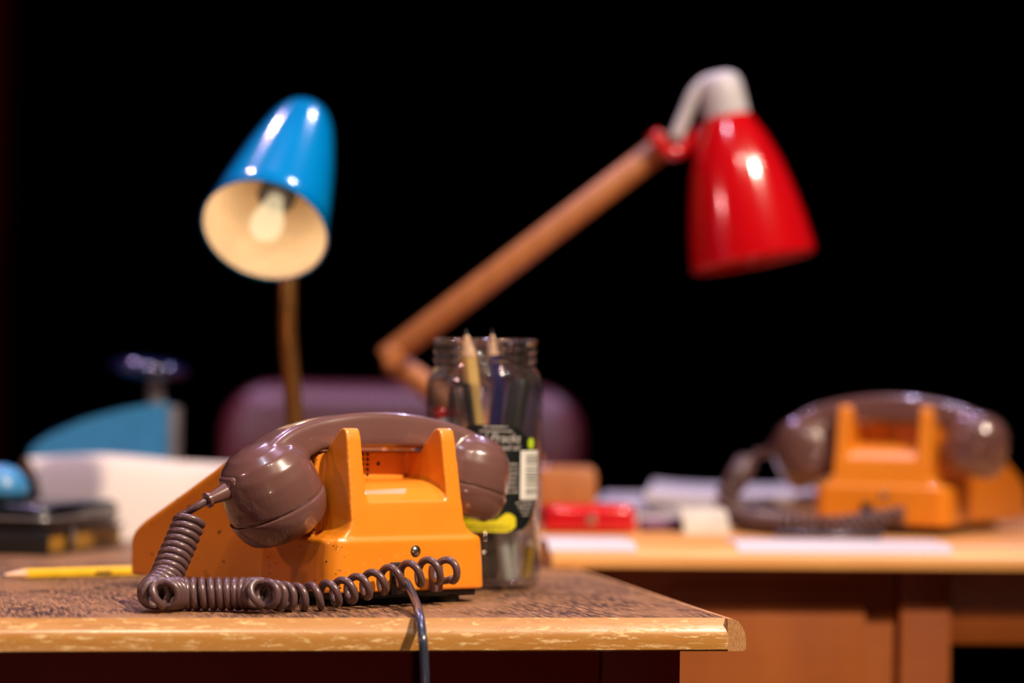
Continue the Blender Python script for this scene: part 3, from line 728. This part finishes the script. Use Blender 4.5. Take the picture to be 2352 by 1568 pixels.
# arched cream sheet
def sheet(name, label_, grid_fn, nu, nv, thick, material):
    bm = bmesh.new()
    V = [[bm.verts.new(grid_fn(i / nu, j / nv)) for j in range(nv + 1)] for i in range(nu + 1)]
    for i in range(nu):
        for j in range(nv): bm.faces.new((V[i][j], V[i + 1][j], V[i + 1][j + 1], V[i][j + 1]))
    bmesh.ops.recalc_face_normals(bm, faces=bm.faces)
    bmesh.ops.solidify(bm, geom=bm.faces[:], thickness=thick)
    o = build(name, bm, material, None, 60); tag(o, label_, 'paper'); return o
def arch(u, v):
    # u across (0 left .. 1 right), v front to back
    D = 2.672 + 0.070 * v
    xl = 46 + 70 * (1 - v) ** 1.5
    x = xl + (640 - xl) * u
    ytop = 1053 - 8 * math.sin(PI * min(1, u * 1.7)) + 30 * max(0, u - 0.3) ** 1.2
    zt = at(x, ytop, 2.715).z
    k = math.sin(min(1.0, v / 0.62) * PI / 2) ** 0.9 if v < 0.62 else 1 - 0.25 * ((v - 0.62) / 0.38) ** 2
    p = at(x, ytop, D); p.z = Z1 + 0.0008 + (zt - Z1) * k
    return p
sheet('paper_sheet', 'large cream sheet of paper arching up behind the pencil and the book', arch, 30, 24, 0.0008, 'cream_paper')

# blue stamping press with a mushroom knob
SD = 2.795
sx0 = at(240, 1050, SD)
prs = thing('stamping_press', 'blue desk press with a dark mushroom knob behind the arched paper', 'press', (sx0.x, SD, Z1))
def pl_(x, y): q = at(x, y, SD); return (q.x - sx0.x, q.z - Z1)
prof = [pl_(*c) for c in ((74, 1034), (92, 1016), (130, 993), (200, 963), (280, 941), (345, 929), (392, 926), (396, 1000), (396, 1080))]
zb_ = 0.012
prof = prof + [(prof[-1][0], zb_), (prof[0][0] + 0.035, zb_), (prof[0][0] + 0.02, 0.05), (prof[0][0], prof[0][1] - 0.012)]
bm = bmesh.new(); loft(bm, [[(x, y, z) for x, z in prof] for y in (-0.022, 0.022)])
bmesh.ops.bevel(bm, geom=bm.edges[:], offset=0.002, segments=2, affect='EDGES'); build('body', bm, 'teal', prs)
xr_ = prof[6][0]
box('back_strip', xr_ + 0.001, xr_ + 0.008, -0.024, 0.024, zb_, prof[6][1] - 0.003, 'grey_metal', prs, 0.0015)
box('base', prof[0][0] - 0.01, xr_ + 0.02, -0.04, 0.04, 0.0, zb_, 'black', prs, 0.003)
kx, kz = pl_(340, 850); px_, pz_ = pl_(362, 900)
bm = bmesh.new(); lathe(bm, [(0, 0.09), (0.0085, 0.09), (0.0085, kz - 0.006), (0, kz - 0.006)], 24, Matrix.Translation((px_ - 0.002, 0, 0))); build('plunger', bm, 'grey_metal', prs)
bm = bmesh.new(); lathe(bm, [(0, -0.010), (0.014, -0.010), (0.030, -0.0055), (0.0375, -0.0015), (0.0390, 0.0015), (0.0370, 0.0050), (0.030, 0.0090), (0.020, 0.0112), (0.008, 0.0122), (0, 0.0125)], 48, Matrix.Translation((kx, 0, kz)) @ Matrix.Rotation(0.07, 4, 'Y')); build('knob', bm, 'knob', prs, 60)

# ------------------------------------------------------------------ the blue lamp on the near desk
BD = 2.40
rim = at(608, 527, BD - 0.05); apex = at(667, 215, BD + 0.055)
ax = Vector((-0.150, -0.730, -0.667)).normalized()
SLEN = 0.166
apx = rim - ax * SLEN
base_p = at(684, 1200, BD + 0.05); base_p.z = Z1
lb_ = thing('desk_lamp', 'desk lamp with a glossy blue conical shade and lit cream inside', 'lamp', base_p)
Ib = Matrix.Translation(-base_p)
def in_(p, I): return I @ Vector(p)
bm = bmesh.new(); lathe(bm, [(0, 0), (0.070, 0), (0.072, 0.003), (0.068, 0.010), (0.03, 0.016), (0.010, 0.020), (0, 0.020)], 48); build('base', bm, 'blue', lb_)
stem = [base_p + Vector((0, 0, 0.015)), at(678, 1000, BD + 0.05), at(672, 900, BD + 0.05), at(661, 780, BD + 0.048), at(660, 690, BD + 0.046), at(662, 560, BD + 0.055), at(676, 420, BD + 0.085), at(690, 320, BD + 0.100)]
neck = apx + ax * 0.055 + Vector((0.022, 0.036, 0.02))
stem = stem[:-2] + [at(668, 440, BD + 0.085), apx + ax * 0.055 + Vector((0.0, 0.045, -0.004))]
bm = bmesh.new(); tube(bm, [in_(p, Ib) for p in spline(stem, 12)], 0.0078, 16); build('stem', bm, 'brass', lb_, 180)
mt = Ib @ align(apx, ax)
sh_o = [(0, 0.0), (0.009, 0.0010), (0.0165, 0.0050), (0.0228, 0.0125), (0.0280, 0.0250), (0.0335, 0.0460), (0.0405, 0.0800), (0.0460, 0.1150), (0.0505, 0.1480), (0.0528, SLEN)]
bm = bmesh.new(); lathe(bm, sh_o + [(0.0536, SLEN + 0.0008), (0.0528, SLEN + 0.0016), (0.0520, SLEN + 0.0008)], 64, mt); sh = build('lamp_shade', bm, 'blue', lb_, 60)
bm = bmesh.new(); lathe(bm, [(max(0, r - 0.0012), z + 0.0008) for r, z in sh_o], 64, mt); build('shade_lining', bm, 'cream', sh, 60)
bm = bmesh.new(); lathe(bm, [(0, 0.012), (0.017, 0.012), (0.018, 0.016), (0.018, 0.108), (0, 0.108)], 28, mt); build('bulb_holder', bm, 'cream', lb_)
bm = bmesh.new(); lathe(bm, [(0, 0.128), (0.007, 0.128), (0.0085, 0.136), (0.0125, 0.150), (0.0138, 0.158), (0.0128, 0.166), (0.008, 0.172), (0, 0.174)], 36, mt); build('bulb', bm, 'bulb', lb_, 180)
bm = bmesh.new(); lathe(bm, [(0, 0.1085), (0.0155, 0.1085), (0.016, 0.110), (0.016, 0.124), (0.012, 0.128), (0, 0.128)], 28, mt); build('holder_collar', bm, 'black', lb_)
pl_d = bpy.data.lights.new('lamp_light', 'POINT'); pl_d.energy = 0.12; pl_d.color = (1.0, 0.74, 0.50); pl_d.shadow_soft_size = 0.006
plo = bpy.data.objects.new('lamp_light', pl_d); COL.objects.link(plo); plo.parent = lb_; plo.location = in_(apx + ax * 0.156, Ib)

# ------------------------------------------------------------------ the red lamp, its wooden block on the far desk
RD = 2.68
blk = at(1295, 1150, RD); blk.z = Z2
rl = thing('desk_lamp', 'desk lamp with a red bell shade on a long slanting wooden arm', 'lamp', blk)
Ir = Matrix.Translation(-blk)
zt_ = at(1300, 1072, RD).z - Z2
xl_ = at(1216, 1100, RD).x - blk.x; xr2 = at(1368, 1100, RD).x - blk.x
box('base_block', xl_, xr2, -0.035, 0.045, 0.0, zt_, 'lamp_wood', rl, 0.006)
e1 = at(905, 822, RD); e0 = at(1232, 1076, RD + 0.005); top = at(1540, 322, RD - 0.01)
def rod(name, p, q, r, material, parent, I, seg=20, ends=True):
    d = (Vector(q) - Vector(p)); L = d.length
    bm = bmesh.new(); lathe(bm, [(0, 0), (r * .8, 0), (r, 0.003), (r, L - 0.003), (r * .8, L), (0, L)], seg, I @ align(p, d)); return build(name, bm, material, parent, 50)
rod('lower_arm', e0, at(893, 822, RD + 0.012), 0.0118, 'lamp_wood', rl, Ir)
rod('upper_arm', at(882, 826, RD - 0.012), top, 0.0118, 'lamp_wood', rl, Ir)
rod('elbow_bolt', e1 + Vector((0, -0.026, 0)), e1 + Vector((0, 0.03, 0)), 0.0105, 'lamp_wood', rl, Ir)
rod('base_pivot', e0 + Vector((0.006, -0.02, -0.004)), e0 + Vector((0.006, 0.025, -0.004)), 0.009, 'steel', rl, Ir)
# red bracket, bent white tube and cap
bm = bmesh.new(); tube(bm, [Ir @ p for p in spline([at(1498, 305, RD - 0.03), at(1530, 345, RD - 0.028), at(1566, 345, RD - 0.024), at(1610, 300, RD - 0.02)], 8)], 0.0068, 12); build('bracket', bm, 'red', rl, 180)
bm = bmesh.new(); tube(bm, [Ir @ p for p in spline([at(1552, 318, RD - 0.03), at(1575, 262, RD - 0.03), at(1598, 212, RD - 0.03), at(1628, 186, RD - 0.03), at(1660, 186, RD - 0.03)], 10)], 0.0064, 14); build('bent_tube', bm, 'white', rl, 180)
st = at(1668, 262, RD - 0.03); ra = Vector((0.195, -0.05, -0.98)).normalized()
LS = 0.1400
mt = Ir @ align(st, ra)
cp = [(0, -0.0395), (0.010, -0.0390), (0.0165, -0.0355), (0.0195, -0.029), (0.0205, -0.018), (0.0215, 0.004), (0, 0.004)]
bm = bmesh.new(); lathe(bm, cp, 40, mt); build('shade_cap', bm, 'white', rl, 60)
so = [(0.0180, -0.001), (0.0205, 0.0010), (0.0265, 0.012), (0.0345, 0.028), (0.0425, 0.050), (0.0490, 0.076), (0.0545, 0.104), (0.0575, 0.128), (0.0582, LS - 0.003)]
bm = bmesh.new(); lathe(bm, so + [(0.0585, LS), (0.0575, LS + 0.0008), (0.0568, LS)] + [(r - 0.0014, z) for r, z in so[::-1]], 64, mt); build('lamp_shade', bm, 'red', rl, 60)
bm = bmesh.new(); lathe(bm, [(0, 0.004), (0.014, 0.004), (0.014, 0.04), (0.018, 0.06), (0.024, 0.08), (0.022, 0.095), (0.012, 0.104), (0, 0.106)], 28, mt); build('bulb', bm, 'white', rl, 180)

# ------------------------------------------------------------------ the chair beyond the desks
CD = 3.46
cc = at(928, 900, CD); cw = (at(1340, 900, CD).x - at(515, 900, CD).x) / 2
ztop = at(900, 884, CD).z
ch = thing('upholstered_chair', 'dark red leather chair whose rounded back shows behind the lamps', 'chair', (cc.x, CD, 0))
bm = bmesh.new(); rings = []
for i in range(15):
    t = -1 + 2 * i / 14; e = (1 - abs(t) ** 2.6) ** (1 / 2.6) if abs(t) < 1 else 0.0
    e = max(e, 0.001); ring = []
    for x, z in rrect(cw - 0.05 + 0.05 * e, 0.17 - 0.05 + 0.05 * e, 0.062, 8):
        ring.append((x, 0.055 * t - 0.05 * (x / cw) ** 2 + 0.25 * z, ztop - 0.17 + z))
    rings.append(ring)
# pinch front and back towards soft cushions
loft(bm, rings, True, False)
for ring_i in (0, -1):
    pass
bmesh.ops.holes_fill(bm, edges=[e for e in bm.edges if e.is_boundary])
build('backrest', bm, 'leather', ch, 60)
box('seat', -cw * .96, cw * .96, -0.36, 0.02, 0.40, 0.48, 'leather', ch, 0.025)
for s in (-1, 1):
    box('leg', s * cw * .86 - 0.018, s * cw * .86 + 0.018, -0.34, -0.304, 0, 0.41, 'dark_wood', ch, 0.003)
    box('leg', s * cw * .86 - 0.018, s * cw * .86 + 0.018, -0.02, 0.016, 0, 0.41, 'dark_wood', ch, 0.003)
    box('back_post', s * cw * .6 - 0.015, s * cw * .6 + 0.015, -0.012, 0.018, 0.46, ztop - 0.20, 'dark_wood', ch, 0.003)

# ------------------------------------------------------------------ things lying on the far desk
def ob(x, y): return on(x, y, Z2)
def flat_sheet(name, label_, corners, thick=0.0012, material='paper', curl=0.0, z=None, cat='paper'):
    z = Z2 if z is None else z
    c = sum((Vector(p) for p in corners), Vector()) / 4; c.z = z
    bm = bmesh.new(); n = 8; g = []
    A, B, C_, D_ = [Vector(p) for p in corners]
    for i in range(n + 1):
        row = []
        for j in range(n + 1):
            u, v = i / n, j / n; p = (A * (1 - u) + B * u) * (1 - v) + (D_ * (1 - u) + C_ * u) * v
            p.z = z + 0.0004 + curl * ((abs(u - .5) * 2) ** 3 + 0.5 * v ** 3); row.append(bm.verts.new(p - c))
        g.append(row)
    for i in range(n):
        for j in range(n): bm.faces.new((g[i][j], g[i + 1][j], g[i + 1][j + 1], g[i][j + 1]))
    r = bmesh.ops.extrude_face_region(bm, geom=bm.faces[:]); bmesh.ops.translate(bm, verts=[v for v in r['geom'] if isinstance(v, bmesh.types.BMVert)], vec=(0, 0, thick))
    o = build(name, bm, material, None, 40, c); tag(o, label_, cat); return o
def edge_sheet(label_, x0, x1, depth, drop):
    # a sheet on the far desk whose front hangs a little way over the rounded edge
    a = lx2(x0, 1247, FL.y); b = lx2(x1, 1247, FL.y)
    path = [(depth, Z2 + 0.0006), (0.035, Z2 + 0.0006), (0.0165, Z2 + 0.0008)]
    for k in range(1, 9):
        t = PI / 2 * k / 8 * drop; path.append((0.0165 - 0.0172 * math.sin(t), Z2 - 0.0165 + 0.0173 * math.cos(t)))
    bm = bmesh.new(); V = []
    for i in range(9):
        x = a + (b - a) * i / 8
        V.append([bm.verts.new((x, y, z)) for y, z in path])
    for i in range(8):
        for j in range(len(path) - 1): bm.faces.new((V[i][j], V[i + 1][j], V[i + 1][j + 1], V[i][j + 1]))
    bmesh.ops.recalc_face_normals(bm, faces=bm.faces); bmesh.ops.solidify(bm, geom=bm.faces[:], thickness=-0.0004)
    o = build('paper_sheet', bm, 'paper', None, 60); o.matrix_world = inv2.inverted(); tag(o, label_, 'paper')
edge_sheet('pale sheet bent over the far desk front edge, below the red case', 1262, 1468, 0.075, 0.62)
edge_sheet('long pale sheet bent over the far desk front edge, before the second telephone', 1708, 2225, 0.070, 0.62)
# stack of loose papers under and behind
stk_z = Z2
pile = [((1395, 1205), (1760, 1210), (1800, 1180), (1420, 1176)), ((1360, 1200), (1640, 1206), (1700, 1174), (1390, 1172)), ((1480, 1204), (1880, 1206), (1860, 1180), (1500, 1172))]
names = ['lowest white paper sheaf of the pile on the far desk', 'middle white paper sheaf of the pile on the far desk', 'topmost curled white sheaf of the pile on the far desk']
zz = Z2
for i, (cs, nm) in enumerate(zip(pile, names)):
    flat_sheet('paper_sheaf', nm, [ob(*c) for c in cs], 0.0085, 'paper', 0.003 if i == 2 else 0.0, zz); zz += 0.0092
# red glossy case
q = ob(1225, 1224); q2_ = ob(1468, 1226)
rc = thing('pencil_case', 'glossy red low case on the far desk beside the wooden lamp block', 'case', (q.x + 0.010, q.y, Z2), ROT2)
wl = (q2_ - q).length - 0.012
box('lower_shell', 0, wl, 0, 0.055, 0.0017, 0.0130, 'red_plastic', rc, 0.004)
bm = bmesh.new()
loft(bm, [[(x, 0.0275 + y * k, z) for x, y in [(wl / 2 + a * k2, b) for a, b in rrect(wl / 2, 0.0275, 0.012, 5)]] for z, k, k2 in ((0.0132, 1.0, 1.0), (0.018, 1.0, 1.0), (0.0225, .95, .97), (0.0250, .80, .90), (0.0257, .4, .7))]); build('lid', bm, 'red_plastic', rc, 50)
bm = bmesh.new(); bx(bm, wl * .45, wl * .55, -0.002, 0.001, 0.009, 0.017, 0.0008); build('clasp', bm, 'steel', rc)
# cream folded card; a mauve pen form put in as the papers' shaded side
q = ob(1572, 1226); q3 = ob(1678, 1227)
cd_ = thing('folded_card', 'cream folded card before the paper pile on the far desk', 'card', (q.x, q.y, Z2), ROT2 + 0.03)
wl = (q3 - q).length
bm = bmesh.new(); loft(bm, [[(x, y, z) for y, z in ((0, 0.0006), (0.004, 0.009), (0.014, 0.0195), (0.030, 0.0225), (0.046, 0.021), (0.046, 0.0195), (0.030, 0.0205), (0.015, 0.0178), (0.006, 0.008), (0.003, 0.0006))] for x in (0, wl)]); build('upper_leaf', bm, 'card', cd_, 50)
box('lower_leaf', 0, wl, 0.0, 0.047, 0.0, 0.0006, 'card', cd_, 0)
q = ob(1474, 1222); q3 = ob(1572, 1219)
bm = bmesh.new(); d = q3 - q; L = d.length
mp_ = thing('marker_shape', 'mauve stand-in for the shaded side of the papers, between the red case and the cream card', 'pen', (q.x, q.y, Z2 + 0.0062))
M['mauve'] = mat('mauve_paper_shade', S(120, 84, 110), 0.4)
lathe(bm, [(0, 0), (0.0055, 0), (0.006, 0.002), (0.006, L * .6), (0, L * .6)], 20, align((0, 0, 0), d)); build('barrel', bm, 'mauve', mp_)
bm = bmesh.new(); lathe(bm, [(0, L * .6), (0.0062, L * .6), (0.0062, L - 0.006), (0.0045, L), (0, L)], 20, align((0, 0, 0), d)); build('cap', bm, 'mauve', mp_)
